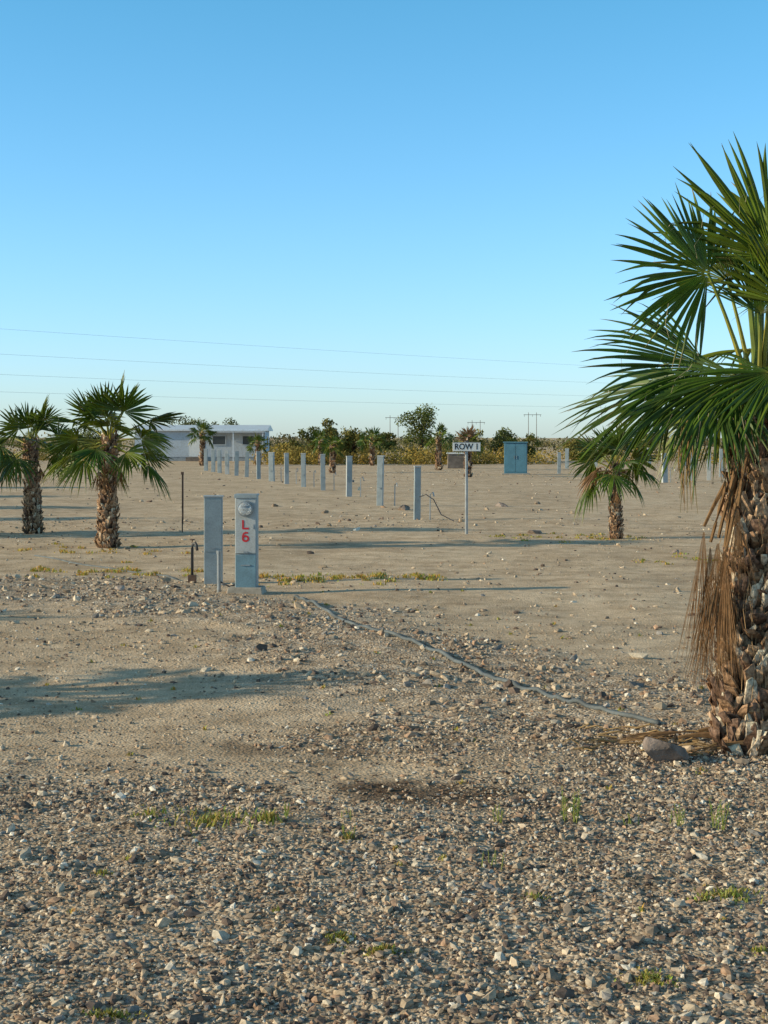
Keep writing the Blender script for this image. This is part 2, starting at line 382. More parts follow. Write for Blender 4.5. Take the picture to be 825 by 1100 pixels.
def dirv(az,el): return Vector((math.cos(el)*math.cos(az),math.cos(el)*math.sin(az),math.sin(el)))
def palm(x,y,h,r0,r1,pet,R,nf,seed,lean=(0,0),nseg=30,steps=5,boot=0.10,dens=1.0,dead=3,minel=-0.45,petr=0.012,brown=0.0,droop=1.0):
    r=random.Random(seed); z0=float(H(x,y)); e=empty('palm_tree',(x,y,z0))
    tm=MB(); trunk_mesh(tm,0,0,0,h,r0,r1,lean,r,boot,dens); tm.obj('trunk',M_trunk,e)
    fm=MB(); top=Vector((lean[0],lean[1],h))
    for i in range(nf):
        u=(i+0.5)/nf
        el=1.45-(1.45-minel)*u**0.85+r.uniform(-0.15,0.15); az=i*2.39996+r.uniform(-.3,.3)
        d=dirv(az,el); b=top+Vector((d.x*r1*.5,d.y*r1*.5,-0.18*u))
        pl=pet*r.uniform(0.7,1.2)*(0.75+0.35*math.sin(min(1,u*1.4)*math.pi*.6))
        hub=b+d*pl-Z*(0.08*pl*u)
        bd=(d-Z*(0.15+0.55*u*u)*droop).normalized()
        fan(fm,b,hub,bd,r.uniform(-1.1,1.1),R*r.uniform(0.8,1.1),nseg,r.uniform(1.4,1.95),(0.05+0.32*u**1.5)*droop,r,petr=petr,steps=steps,dead=r.random()<brown)
    fm.obj('fronds',M_leaf,e)
    if dead:
        dm=MB()
        for i in range(dead):
            az=r.uniform(0,6.28); d=dirv(az,-0.3); b=top+d*r1*0.6-Z*0.25
            hub=b+Vector((d.x*0.12,d.y*0.12,-pet*0.45))
            fan(dm,b,hub,(d.x*0.15,d.y*0.15,-1),r.uniform(-1,1),R*0.6,max(10,nseg//2),0.4,0.05,r,dead=True,steps=steps,petr=petr)
        dm.obj('dead_fronds',M_dead,e)
    return e

palm(-4.29,23.8,1.72,0.155,0.098,0.56,0.60,22,3,(0.04,0),nseg=24,boot=0.075,droop=0.8)
palm(-6.21,27.2,1.64,0.155,0.10,0.45,0.52,18,5,(-0.05,0),nseg=24,boot=0.075,droop=0.9)
palm(3.93,26.0,1.26,0.105,0.075,0.40,0.50,18,8,(-0.03,0),nseg=22,boot=0.055,dead=1,droop=1.3,minel=-0.3,brown=0.06)
for i,(x,y,h,s,br) in enumerate([(-11.0,93,1.95,1.0,0),(-7.8,95,1.4,0.8,0),(-2.48,74,1.35,0.65,0),(-0.7,93,1.6,0.95,0),(3.6,66,1.6,0.75,.5),(2.85,80,1.8,0.9,0),(14.6,60,1.1,0.7,0),(-3.9,95,1.5,0.9,0)]):
    palm(x,y,h,0.12,0.09,0.45*s,0.6*s,14,40+i,nseg=14,steps=3,boot=0.14,dens=0.8,dead=1,brown=br,petr=0.02)
for i,(x,y,h) in enumerate([(-8.0,9.5,1.7),(-10.8,13.3,1.5),(-10.5,26.0,1.7),(-13,31.0,1.8),(-15,36,1.7),(-17.5,43,1.8),(-18.6,51,1.9),(-23,60,1.8),(-28,68,1.8)]):
    palm(x,y,h,0.16,0.12,0.5,0.62,20,60+i,nseg=14,steps=3,boot=0.18,dens=0.8,dead=2,petr=0.02)

def big_palm():
    r=random.Random(21); x,y=1.95,8.3; z0=float(H(x,y)); e=empty('palm_tree',(x,y,z0))
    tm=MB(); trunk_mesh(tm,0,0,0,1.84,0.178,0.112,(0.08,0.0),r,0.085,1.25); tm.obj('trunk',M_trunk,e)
    fm=MB(); top=Vector((0.08,0,1.98))
    # hub offset, blade direction, blade normal, R, droop, spread
    S=[((-0.30,-0.10,0.58),(-0.80,-0.15,0.38),(0.25,-1,0.35),0.62,0.07,1.8),
       (( 0.04,-0.12,0.66),(-0.08,-0.20,1.0),(-0.2,-1,-0.1),0.76,0.04,1.6),
       ((-0.12, 0.25,0.58),(-0.20,0.55,0.9),(-.5,-.7,.5),0.50,0.08,1.3),
       ((-0.30,-0.10,0.08),(-0.98,-0.2,0.00),(0.1,-0.85,0.55),0.76,0.15,1.3),
       ((-0.40, 0.20,0.00),(-0.95,0.30,-0.20),(-0.2,-0.5,0.9),0.74,0.16,1.35),
       ((-0.30,-0.26,-0.02),(-0.88,-0.4,-0.38),(-0.3,-0.6,0.7),0.64,0.16,1.5),
       ((-0.20,-0.34, 0.02),(-0.55,-0.5,-0.65),(-0.1,-0.9,0.5),0.52,0.12,1.8),
       ((-0.04,-0.38,0.04),(-0.05,-0.55,-0.8),(0.1,-1,0.4),0.46,0.10,2.1),
       (( 0.10,-0.36,0.08),(0.3,-0.6,-0.6),(0.1,-1,0.5),0.50,0.12,2.0),
       (( 0.22,-0.26,0.16),(0.5,-0.6,-0.3),(0.1,-0.8,0.6),0.60,0.25,1.9),
       (( 0.38, 0.00,0.30),(0.95,0.0,0.25),(-0.2,-0.7,0.7),0.66,0.2,1.8),
       (( 0.34, 0.26,0.12),(0.8,0.6,-0.1),(0,-0.2,1),0.66,0.3,1.8),
       (( 0.24,-0.05,0.50),(0.45,-0.1,0.8),(0.3,-1,0),0.66,0.08,1.9),
       (( 0.04, 0.34,0.20),(0.1,0.9,0.1),(0,-.3,1),0.50,0.25,1.6),
       (( 0.14, 0.10,0.72),(0.20,0.3,1.0),(-0.6,-0.8,0.1),0.68,0.05,1.9),
       ((-0.02,-0.10,0.36),(-0.10,-0.45,0.9),(-0.4,-0.9,0),0.42,0.05,1.2),
       (( 0.10,-0.20,0.40),(0.2,-0.45,0.8),(-0.1,-1,0.2),0.52,0.08,1.7),
       ((-0.20, 0.05,-0.12),(-0.6,0.1,-0.8),(-0.6,-0.7,0.2),0.40,0.10,1.0),
       (( 0.34,-0.10,-0.08),(0.8,-0.2,-0.6),(.4,-.6,.6),0.60,0.3,1.5),
       ((-0.14, 0.33,-0.04),(-0.55,0.7,-0.4),(-.4,-.4,.8),0.56,0.18,1.5),
       (( 0.36, 0.30,0.45),(0.7,0.5,0.5),(0,-.4,.9),0.62,0.2,1.7)]
    for hb,bd,nm,R,dr,sp in S:
        hb=Vector(hb); b=top+Vector((hb.x*0.18,hb.y*0.18,-0.16 if hb.z<0.3 else -0.05))
        fan(fm,b,top+hb,bd,0,R,40,sp,dr,r,petr=0.0105,steps=9,tipbrown=0.3,norm=nm)
    for k in range(3):
        a=r.uniform(0,6.28); d=Vector((0.12*math.cos(a),0.12*math.sin(a),1)).normalized()
        fm.tube([top-Z*0.1,top+d*0.45,top+d*0.9],[0.02,0.016,0.002],6,col=(0.20,0.26,0.04))
    fm.obj('fronds',M_leaf,e)
    dm=MB()
    # collapsed brown skirt hanging on the left of the trunk
    for (bx,by,bz,hx,hy,hz,R,sp,rl) in [(-0.05,-0.08,1.55,-0.17,-0.12,1.15,0.84,0.17,0.3),(-0.06,0.02,1.5,-0.19,-0.02,1.12,0.80,0.15,-0.4),
            (-0.04,-0.10,1.45,-0.14,-0.17,1.08,0.72,0.20,1.0),(-0.05,-0.05,1.55,-0.14,-0.14,1.10,0.60,0.22,0.0),(-0.05,0.04,1.5,-0.21,0.05,1.2,0.80,0.14,0.6),
            (-0.02,-0.12,1.6,-0.08,-0.19,1.32,0.45,0.22,0.2),(0.1,0.1,1.6,0.2,0.16,1.25,0.7,0.3,0.5),(0.12,-0.02,1.55,0.24,-0.04,1.2,0.6,0.25,0.2)]:
        fan(dm,(bx,by,bz),(hx,hy,hz),(-0.04 if hx<0 else 0.05,0,-1),rl,R,32,sp,0.02,r,dead=True,steps=7,petr=0.011)
    for k in range(40):
        gx=-0.32+r.gauss(0,0.016) if k<20 else r.uniform(-0.30,0.0); gy=r.uniform(-0.2,0.1); zt=1.74+r.uniform(-.05,.08) if k<20 else 1.70
        ln=r.uniform(0.25,0.50) if k<20 else r.uniform(0.08,0.25)
        p=[Vector((gx,gy,zt)),Vector((gx+r.uniform(-.02,.02),gy,zt-ln*.5)),Vector((gx+r.uniform(-.03,.03),gy+r.uniform(-.03,.03),zt-ln))]
        dm.tube(p,[0.0045,0.004,0.001],4,col=(0.28*r.uniform(.7,1.2),0.17,0.07),cap=False)
    for k in range(160):
        a=r.uniform(0,6.28); rr=r.uniform(0.12,0.17); zt=r.uniform(0.2,1.8); c=Vector((0.07*zt/1.86,0,0))
        p0=c+Vector((math.cos(a)*rr,math.sin(a)*rr,zt)); ln=r.uniform(.06,.24)
        dm.tube([p0,p0+Vector((math.cos(a)*.03,math.sin(a)*.03,-ln*.4)),p0+Vector((math.cos(a)*.03+r.uniform(-.02,.02),math.sin(a)*.03,-ln))],0.0020,3,col=(0.42,0.27,0.14),cap=False)
    dm.obj('dead_fronds',M_dead,e)
    return e
big_palm()

fl=MB(); r=random.Random(77)
for (x,y,dx,dy,R,sp) in [(1.75,8.55,-1,-0.15,0.45,0.35),(1.6,8.35,-1,0.1,0.35,0.25),(1.80,8.15,-0.9,-0.5,0.25,0.5)]:
    z=float(H(x,y)); fan(fl,(x+0.2,y,z+0.06),(x,y,z+0.05),(dx,dy,0.02),r.uniform(-.2,.2),R,16,sp,0.08,r,dead=True,steps=5)
for k in range(40):
    x=r.uniform(1.05,1.85); y=r.uniform(8.1,8.8); a=r.uniform(-0.6,0.6)+math.pi*r.choice((0,1)); ln=r.uniform(.05,.22); z=float(H(x,y))+0.012
    fl.tube([(x,y,z),(x+math.cos(a)*ln*.5,y+math.sin(a)*ln*.5,z+r.uniform(0,.03)),(x+math.cos(a)*ln,y+math.sin(a)*ln,z)],[0.006,0.005,0.001],4,col=(0.46,0.30,0.14))
for k in range(160):
    x=r.gauss(0.1,0.45); y=r.gauss(7.32,0.16); a=r.uniform(0,6.28); ln=r.uniform(.015,.06); z=float(H(x,y))+0.008
    fl.tube([(x,y,z),(x+math.cos(a)*ln,y+math.sin(a)*ln,z+0.004)],[0.003,0.001],3,col=(0.09,0.05,0.03))
fl.obj('fallen_palm_debris',M_dead)

# ------------------------------------------------------------ service pedestals
def text(name,s,size,loc,mat,parent,off=0.0,sx=1.0):
    cu=bpy.data.curves.new(name,'FONT'); cu.body=s; cu.size=size; cu.align_x='CENTER'; cu.align_y='CENTER'; cu.extrude=0.001; cu.offset=off
    cu.materials.append(mat); ob=bpy.data.objects.new(name,cu); scene.collection.objects.link(ob)
    ob.location=loc; ob.rotation_euler=(math.pi/2,0,0); ob.scale=(sx,1,1); ob.parent=parent; return ob
def stroke(mb,pts,w,y0):
    P=[Vector((p[0],0,p[1])) for p in pts]; L_=[];R_=[]
    for i,p in enumerate(P):
        t_=(P[min(i+1,len(P)-1)]-P[max(i-1,0)]).normalized(); nn=Vector((-t_.z,0,t_.x))*w/2
        L_.append(p+nn); R_.append(p-nn)
    n=len(P); vs=[(v.x,y0,v.z) for v in L_]+[(v.x,y0,v.z) for v in R_]
    mb.add(vs,[(i,i+1,n+i+1,n+i) for i in range(n-1)])

x,y=-1.50,16.8; z0=float(H(x,y)); e=empty('utility_pedestal',(x,y,z0)); e.rotation_euler=(0,0,math.radians(-3))
b=MB(); b.box((0,0,0.52),(0.235,0.17,1.06)); b.obj('housing',M_ped,e,bevel=0.006)
b=MB(); b.box((0,-0.092,0.73),(0.222,0.014,0.60)); b.obj('upper_panel',M_pedl,e,bevel=0.003)
b=MB(); b.box((0,-0.090,0.225),(0.222,0.010,0.37)); b.obj('lower_panel',M_pedb,e,bevel=0.003)
b=MB(); b.box((0,-0.005,1.062),(0.25,0.20,0.022)); b.box((0,-0.108,1.045),(0.25,0.012,0.03)); b.obj('cap',M_ped,e,bevel=0.003)
b=MB(); b.tube([(0,-0.095,0.915),(0,-0.135,0.915)],0.088,28); b.obj('meter_ring',M_galv,e,smooth=False,bevel=0.003)
b=MB(); b.tube([(0,-0.132,0.915),(0,-0.142,0.915)],0.064,24); b.obj('meter_face',M_white,e)
b=MB(); b.box((0,-0.146,0.935),(0.07,0.004,0.018)); b.box((0,-0.146,0.905),(0.03,0.004,0.006)); b.obj('meter_dial',M_black,e)
b=MB(); b.tube([(0,-0.130,0.915),(0,-0.175,0.915),(0,-0.19,0.915),(0,-0.198,0.915)],[0.074,0.070,0.055,0.02],24); b.obj('meter_glass',M_glass,e,smooth=True)
b=MB(); stroke(b,[(-0.028,0.792),(-0.028,0.690)],0.020,-0.1015); stroke(b,[(-0.018,0.700),(0.036,0.700)],0.020,-0.1015); b.obj('letter_l',M_red,e)
b=MB(); vs=[]
for ra,rb_ in ((0.040,0.038),(0.019,0.016)):
    for i in range(21):
        a_=2*math.pi*i/20; vs.append((ra*math.cos(a_),-0.1015,0.590+rb_*math.sin(a_)))
b.add(vs,[(i,i+1,21+i+1,21+i) for i in range(20)])
stroke(b,[(-0.029,0.590),(-0.030,0.618),(-0.020,0.644),(0.002,0.656),(0.028,0.652)],0.019,-0.1022)
b.obj('digit_six',M_red,e)
b=MB(); b.box((0,-0.102,0.44),(0.05,0.012,0.02)); b.box((0.085,-0.1,0.72),(0.012,0.01,0.05)); b.box((0,-0.1,0.30),(0.10,0.008,0.012)); b.obj('latch',M_galv,e)
b=MB(); b.box((0,-0.02,0.015),(0.40,0.34,0.09),top=0.93); b.obj('concrete_footing',M_conc,e,bevel=0.01)

x,y=-2.01,18.1; z0=float(H(x,y)); e=empty('utility_pedestal',(x,y,z0)); e.rotation_euler=(0,0,math.radians(4))
b=MB(); b.box((0,0,0.50),(0.215,0.16,1.04)); b.obj('housing',M_ped,e,bevel=0.006)
b=MB(); b.box((0,-0.084,0.68),(0.198,0.008,0.60)); b.obj('panel',M_ped,e,bevel=0.002)
b=MB(); b.box((0,0,1.028),(0.23,0.175,0.02)); b.obj('cap',M_pedl,e,bevel=0.003)
b=MB(); b.box((0,-0.09,0.42),(0.05,0.01,0.02)); b.obj('latch',M_galv,e)

x,y=-2.26,18.1; z0=float(H(x,y)); e=empty('water_spigot',(x,y,z0))
b=MB(); b.tube([(0,0,-.05),(0,0,0.40),(0.005,-0.01,0.45),(0.04,-0.03,0.47),(0.06,-0.05,0.44),(0.065,-0.055,0.38)],0.017,8); b.obj('standpipe',M_dark,e,smooth=True)
b=MB(); b.tube([(0,0,0.47),(0,0,0.50)],0.006,6); b.tube([(0,0,0.50),(0,0,0.512)],0.032,10); b.box((0,0,0.03),(0.09,0.09,0.12)); b.obj('valve_handle',M_rust,e)
x,y=-1.81,16.85; z0=float(H(x,y)); e=empty('conduit_pipe',(x,y,z0))
b=MB(); b.tube([(0,0,-.05),(0,0,0.42)],0.022,10); b.tube([(0,0,0.42),(0,0,0.455)],0.028,10); b.obj('pipe_and_cap',M_galv,e,smooth=False)
b=MB(); b.tube([(0,0,0.12),(0.12,-0.02,0.06),(0.22,0,0.10)],0.010,6); b.obj('cable',M_dark,e,smooth=True)
x,y=-3.61,27.5
b=MB(); z0=float(H(x,y)); b.tube([(x,y,z0-.1),(x,y,z0+1.08)],0.012,6); b.box((x,y,z0+1.06),(0.05,0.02,0.05)); b.box((x+.012,y,z0+.6),(0.015,0.04,0.9)); b.obj('steel_stake',M_rust)

rows=[(0.67,31.2,1.08,0.13),(-0.10,37.9,1.22,0.15),(-1.00,43.8,1.14,0.16),(-1.95,49.2,1.15,0.15),(-2.77,52.9,1.15,0.15),(-3.55,56.1,1.12,0.16),(-4.36,59.7,1.12,0.2),(-5.14,63,1.12,0.16),(-5.9,66,1.1,0.16),
 (-6.57,68.4,1.1,0.18),(-7.25,71,1.1,0.18),(-7.9,73.8,1.1,0.18),(-8.43,75.8,1.1,0.18),(-9.1,78.5,1.1,0.18),
 (10.6,58,1.1,0.2),(12.0,60,1.1,0.2),(12.9,61,1.2,0.16),(14.5,66,1.2,0.2),(8.2,72,1.0,0.16),(10.0,84,1.1,0.2),(12.4,90,1.1,0.2),(15.2,88,1.1,0.2),(18,92,1.1,0.2),(20,80,1.1,0.2),(-14,88,1.0,0.2),(-17,92,1.0,0.2)]
r=random.Random(5)
for (x,y,h,w) in rows:
    z0=float(H(x,y)); e=empty('utility_post',(x,y,z0)); e.rotation_euler=(math.radians(r.uniform(-1,1)),math.radians(r.uniform(-1.2,1.2)),math.radians(r.uniform(-12,12)))
    b=MB(); b.box((0,0,h/2-.03),(w,w*0.8,h+.02)); b.obj('housing',M_pedl if r.random()<.3 else M_ped,e,bevel=0.006)
    b=MB(); b.box((0,0,h),(w*1.1,w*0.9,0.03)); b.obj('cap',M_pedl,e,bevel=0.004)
    b=MB(); b.box((0,-w*0.4-.004,h*0.62),(w*0.85,0.01,h*0.5)); b.box((0,-w*0.4-.012,h*0.35),(w*0.3,0.01,0.03)); b.obj('door_panel',M_ped,e)
    if y<60:
        b=MB(); px=0.35 if x<0.5 else 0.28
        b.tube([(px,0.1,-.05),(px,0.1,0.52),(px+.05,0.05,0.56),(px+.07,0.03,0.48)],0.014,6); b.obj('riser_pipe',M_galv,e)
b=MB(); b.tube([(0.72,31.1,0.5),(0.85,31.0,0.55),(1.0,30.9,0.45),(1.15,30.9,0.15),(1.4,30.7,0.03)],0.011,6); b.obj('utility_cable',M_dark)

x,y=1.46,27.2; z0=float(H(x,y)); e=empty('street_sign',(x,y,z0))
b=MB(); b.tube([(0,0,-.1),(0,0,1.62)],0.026,10); b.obj('pole',M_galv,e)
b=MB(); b.tube([(0,0,1.62),(0,0,1.65)],0.034,10); b.box((0,-0.03,1.54),(0.06,0.012,0.12)); b.obj('bracket',M_dark,e)
b=MB(); b.box((0,-0.042,1.545),(0.49,0.010,0.165)); b.obj('sign_plate',M_white,e,bevel=0.003)
b=MB()
for s_ in ((0,1.6215,0.47,0.006),(0,1.4685,0.47,0.006)): b.box((s_[0],-0.0485,s_[1]),(s_[2],0.002,s_[3]))
b.obj('sign_border',M_black,e)
text('sign_lettering','ROW 1',0.145,(0,-0.0485,1.545),M_black,e,0.003,0.92)

x,y=6.0,70; e=empty('electrical_cabinet',(x,y,0)); e.rotation_euler=(0,0,math.radians(-6))
b=MB(); b.box((0,0,0.76),(1.04,0.6,1.40)); b.obj('cabinet_body',M_blue,e,bevel=0.01)
b=MB(); b.box((0,-0.02,1.485),(1.12,0.72,0.05)); b.obj('cabinet_roof',M_blue,e,bevel=0.01)
b=MB(); b.box((-0.255,-0.31,0.78),(0.49,0.02,1.28)); b.box((0.255,-0.31,0.78),(0.49,0.02,1.28)); b.obj('doors',M_blue,e,bevel=0.004)
b=MB(); b.box((-0.05,-0.33,0.8),(0.02,0.03,0.16)); b.box((0.05,-0.33,0.8),(0.02,0.03,0.16)); b.obj('handles',M_galv,e)
b=MB(); b.box((0,0,0.03),(1.25,0.85,0.08)); b.obj('cabinet_plinth',M_conc,e,bevel=0.01)
x,y=4.0,85; e=empty('storage_box',(x,y,0))
b=MB(); b.box((0,0,0.4),(1.0,0.7,0.8),top=0.94); b.obj('box_body',M_wood,e,bevel=0.02)
b=MB(); b.box((0,0,0.83),(1.08,0.78,0.08)); b.obj('box_lid',M_white,e,bevel=0.01)

hp=[(-0.95,16.3),(-0.80,15.7),(-0.42,14.1),(-0.13,13.2),(0.21,12.4),(0.58,11.35),(0.91,10.35),(1.12,9.8),(1.34,9.4),(1.63,8.95)]
pts=[]
for i in range(len(hp)-1):
    p0=hp[max(i-1,0)];p1=hp[i];p2=hp[i+1];p3=hp[min(i+2,len(hp)-1)]
    for k in range(10):
        t_=k/10; f=lambda a,b,c,d:0.5*((2*b)+(-a+c)*t_+(2*a-5*b+4*c-d)*t_*t_+(-a+3*b-3*c+d)*t_**3)
        xx=f(p0[0],p1[0],p2[0],p3[0])+0.015*math.sin(i*2+k*.3); yy=f(p0[1],p1[1],p2[1],p3[1]); pts.append((xx,yy,float(H(xx,yy))+0.016+0.008*math.sin(i*5+k*.9)))
b=MB(); b.tube(pts,0.0155,8); b.obj('garden_hose',M_hose,smooth=True)
hp2=[(-5.0,22.0),(-4.0,20.6),(-3.0,19.3),(-2.3,18.2)]
b=MB(); pp=[]
for i in range(len(hp2)-1):
    for k in range(6):
        u=k/6; xx=hp2[i][0]*(1-u)+hp2[i+1][0]*u+0.05*math.sin(i*6+k); yy=hp2[i][1]*(1-u)+hp2[i+1][1]*u; pp.append((xx,yy,float(H(xx,yy))+0.008))
b.tube(pp,0.014,6); b.obj('garden_hose',M_hose,smooth=True)

# ------------------------------------------------------------ mobile home
e=empty('mobile_home',(-13.3,113,0)); 
b=MB(); b.box((0,0,1.25),(9.4,4.2,1.9)); b.obj('walls',M_wall,e)
b=MB(); b.box((0,0,0.16),(9.3,4.1,0.32)); b.obj('skirting',M_galv,e)
b=MB(); l=4.95; b.add([(-l,-2.45,2.18),(l,-2.45,2.18),(l,2.45,2.18),(-l,2.45,2.18),(-l,-2.45,2.28),(l,-2.45,2.28),(l,2.45,2.28),(-l,2.45,2.28),(-l,0,2.62),(l,0,2.62)],
  [(0,3,2,1),(0,1,5,4),(2,3,7,6),(4,5,9,8),(7,8,9,6),(0,4,8,7,3),(1,2,6,9,5)]); b.obj('roof',M_roof,e)
b=MB()
for wx,ww in ((-3.6,0.8),(1.4,0.9),(3.5,0.8)): b.box((wx,-2.115,1.50),(ww,0.03,0.6))
b.box((4.715,0.3,1.45),(0.03,0.9,0.7)); b.obj('windows',M_win,e)
b=MB()
for wx,ww in ((-3.6,0.8),(1.4,0.9),(3.5,0.8)):
    for dz in (-.33,.33): b.box((wx,-2.13,1.50+dz),(ww+.12,0.06,0.06))
    for dx in (-ww/2-.03,ww/2+.03): b.box((wx+dx,-2.13,1.50),(0.06,0.06,0.60))
b.obj('window_frames',M_wall,e)
b=MB(); b.box((-0.3,-2.13,1.22),(0.85,0.05,1.82)); b.obj('door',M_white,e)
b=MB(); b.box((-0.3,-2.55,0.14),(1.2,0.8,0.28)); b.obj('steps',M_wood,e)
b=MB(); b.box((2.6,-3.3,2.10),(4.4,1.7,0.06))
for px in (0.5,2.6,4.7): b.box((px,-4.05,1.03),(0.07,0.07,2.06))
b.obj('carport_awning',M_roof,e)

# ------------------------------------------------------------ shrubs and trees
def leafcloud(cs,rs,n,size,base,shape=(1,1,.7)):
    cs=np.array(cs);rs=np.array(rs); w=rs**2; k=nr.choice(len(cs),n,p=w/w.sum())
    d=nr.normal(0,1,(n,3)); d/=np.linalg.norm(d,axis=1)[:,None]; rad=nr.random(n)**0.45*(1+0.25*nr.normal(0,1,n)**2*.3)
    c=cs[k]+d*(rad*rs[k])[:,None]*np.array(shape); c[:,2]=np.maximum(c[:,2],0.03)
    a=nr.normal(0,1,(n,3)); a/=np.linalg.norm(a,axis=1)[:,None]; bb=np.cross(a,nr.normal(0,1,(n,3))); bb/=np.linalg.norm(bb,axis=1)[:,None]
    s=size*nr.uniform(.6,1.4,n)[:,None]
    V=np.stack([c-a*s*.8,c+bb*s*.4,c+a*s*.8,c-bb*s*.4],1).reshape(-1,3)
    F=np.arange(n*4).reshape(n,4)
    tint=nr.uniform(.6,1.35,(len(cs),1))[k]*nr.uniform(.7,1.3,(n,1))
    yl=nr.uniform(0,1,(len(cs),1))[k]
    C=np.array(base)*tint*(1+yl*np.array([0.5,0.2,0.0])); return V,F,np.repeat(C,4,0)
def tree(name,x,y,h,w,seed,base=(0.12,0.15,0.04),n=3000,size=0.105):
    r=random.Random(seed); e=empty(name,(x,y,0)); tm=MB(); cs=[];rs=[]
    for k in range(r.randint(3,6)):
        az=r.uniform(0,6.28); top=Vector((math.cos(az)*w*r.uniform(.08,.34),math.sin(az)*w*r.uniform(.08,.34),h*r.uniform(.45,.85)))
        m_=Vector((top.x*.4,top.y*.4,top.z*.5))
        tm.tube([(0,0,-.1),m_,top],[0.07*h/3,0.05*h/3,0.015],6,col=(0.10,0.07,0.05))
        for j in range(4):
            t2=top+Vector((r.gauss(0,w*.17),r.gauss(0,w*.17),r.uniform(-.22,.12)*h)); tm.tube([m_,(m_+t2)/2+Vector((0,0,.05)),t2],[0.03,0.02,0.006],4,col=(0.10,0.07,0.05))
            cs.append(tuple(t2)); rs.append(r.uniform(.11,.23)*w)
    for k in range(6):
        a=r.uniform(0,6.28); cs.append((math.cos(a)*w*.33,math.sin(a)*w*.33,h*r.uniform(.15,.45))); rs.append(w*r.uniform(.13,.22))
    tm.obj('trunk_and_limbs',M_trunk,e)
    V,F,C=leafcloud(cs,rs,n,size,base); np_mesh('foliage',V,F,C,M_fol,e)
OL=[(0.15,0.17,0.04),(0.20,0.20,0.05),(0.11,0.14,0.03),(0.23,0.22,0.055)]
T=[(-6.4,108,1.5,1.8,1),(-4.6,104,2.4,2.1,0),(-3.4,101,2.9,1.9,3),(-2.2,105,2.6,2.4,1),(-0.1,103,3.1,2.1,0),(2.75,104,3.8,3.5,2),(5.9,107,2.3,1.9,1),(8.2,105,2.9,2.4,0),(9.9,109,1.7,1.8,3),(14,114,1.9,2.2,1),(20,116,2.2,2.5,0)]
for i,(x,y,h,w,c) in enumerate(T): tree('mesquite_tree',x,y,h,w,100+i,base=OL[c])
tree('mesquite_tree',-15.2,121,3.6,3.5,130); tree('mesquite_tree',-12.8,122,3.4,3.2,131); tree('mesquite_tree',-22,118,3.0,3.5,132)
cs=[];rs=[]
for k in range(330):
    x=rnd.uniform(-60,75); y=rnd.uniform(98,125)
    if -19.5<x<-7.8 and y<118: y+=22
    R=rnd.uniform(.3,.85)*(1.0 if -8<x<10 else 0.85)
    cs.append((x,y,R*0.55)); rs.append(R)
for k in range(70):
    x=rnd.uniform(-8,10.5); R=rnd.uniform(.35,.8); cs.append((x,rnd.uniform(96,103),R*0.6)); rs.append(R)
V,F,C=leafcloud(cs,rs,60000,0.10,(0.28,0.235,0.06),(1.25,1,.95)); np_mesh('desert_shrubs',V,F,C,M_fol)
cs=[];rs=[]
for k in range(700):
    y=rnd.uniform(170,420); x=rnd.uniform(-.6,.6)*y*1.0
    v_=float(vnoise(x,y,0.05,77)); R=rnd.uniform(.6,1.3)+1.2*v_*v_*rnd.random(); cs.append((x,y,R*.5)); rs.append(R)
V,F,C=leafcloud(cs,rs,70000,0.26,(0.17,0.17,0.08),(1.6,1,.8)); np_mesh('distant_trees',V,F,C,M_fol)

# ------------------------------------------------------------ grass and weeds
gm_=MB(); r=random.Random(9)
def tuft(cx,cy,rx,ry,n,h,cols):
    for k in range(n):
        a=r.uniform(0,6.28); q=abs(r.gauss(0,.55)); x=cx+math.cos(a)*q*rx; y=cy+math.sin(a)*q*ry; z=float(H(x,y))
        hh=h*r.uniform(.4,1.2)*max(.3,1.1-q*.6); az=r.uniform(0,6.28); ln=hh*r.uniform(.3,1.1); w=0.0016+0.0007*cy*.5
        p0=Vector((x,y,z)); p1=p0+Vector((math.cos(az)*ln*.4,math.sin(az)*ln*.4,hh*.65)); p2=p0+Vector((math.cos(az)*ln,math.sin(az)*ln,hh))
        s=Vector((-math.sin(az),math.cos(az),0))*w; c=r.choice(cols); c=tuple(v*r.uniform(.75,1.2) for v in c)
        gm_.add([p0-s,p0+s,p1+s*.8,p1-s*.8,p2],[(0,1,2,3),(3,2,4)],c)
GR=[(0.40,0.38,0.08),(0.48,0.41,0.12),(0.32,0.33,0.07)]; YL=[(0.58,0.40,0.10),(0.64,0.38,0.09),(0.46,0.38,0.09)]
for (cx,cy,rx,ry,n,h) in [(-0.15,5.17,0.065,0.07,190,0.022),(0.0,5.03,0.08,0.06,210,0.022),(0.84,4.83,0.10,0.07,220,0.022),(-0.80,4.5,0.12,0.05,180,0.022),(1.28,5.67,0.18,0.16,200,0.03),
      (1.16,5.6,0.05,0.04,60,0.03),(-0.75,6.8,0.25,0.25,200,0.045),(-0.5,6.75,0.10,0.12,70,0.05),(-1.05,6.9,0.2,0.2,60,0.03),(1.2,4.5,0.12,0.07,110,0.02),(0.55,5.6,0.06,0.06,50,0.025),(-0.15,6.5,0.04,0.05,40,0.03),(-1.1,6.0,.05,.05,40,.02),(1.25,5.1,.06,.04,40,.02)]:
    tuft(cx,cy,rx,ry,n,h,GR)
for k in range(72):
    x=r.uniform(-1.7,0.7) if k<48 else r.uniform(-4.6,-2.1); y=r.gauss(18.6,0.35) if k<48 else r.gauss(19.4,.4)
    tuft(x,y,r.uniform(.05,.22),r.uniform(.04,.18),r.randint(14,40),0.05,YL+GR[:1])
for k in range(22): tuft(r.uniform(1.9,4.4),r.gauss(26.3,.6),.18,.15,18,0.04,YL+GR)
for k in range(18): tuft(r.uniform(3.5,5.2),r.gauss(21.2,.4),.14,.14,18,0.035,YL+GR)
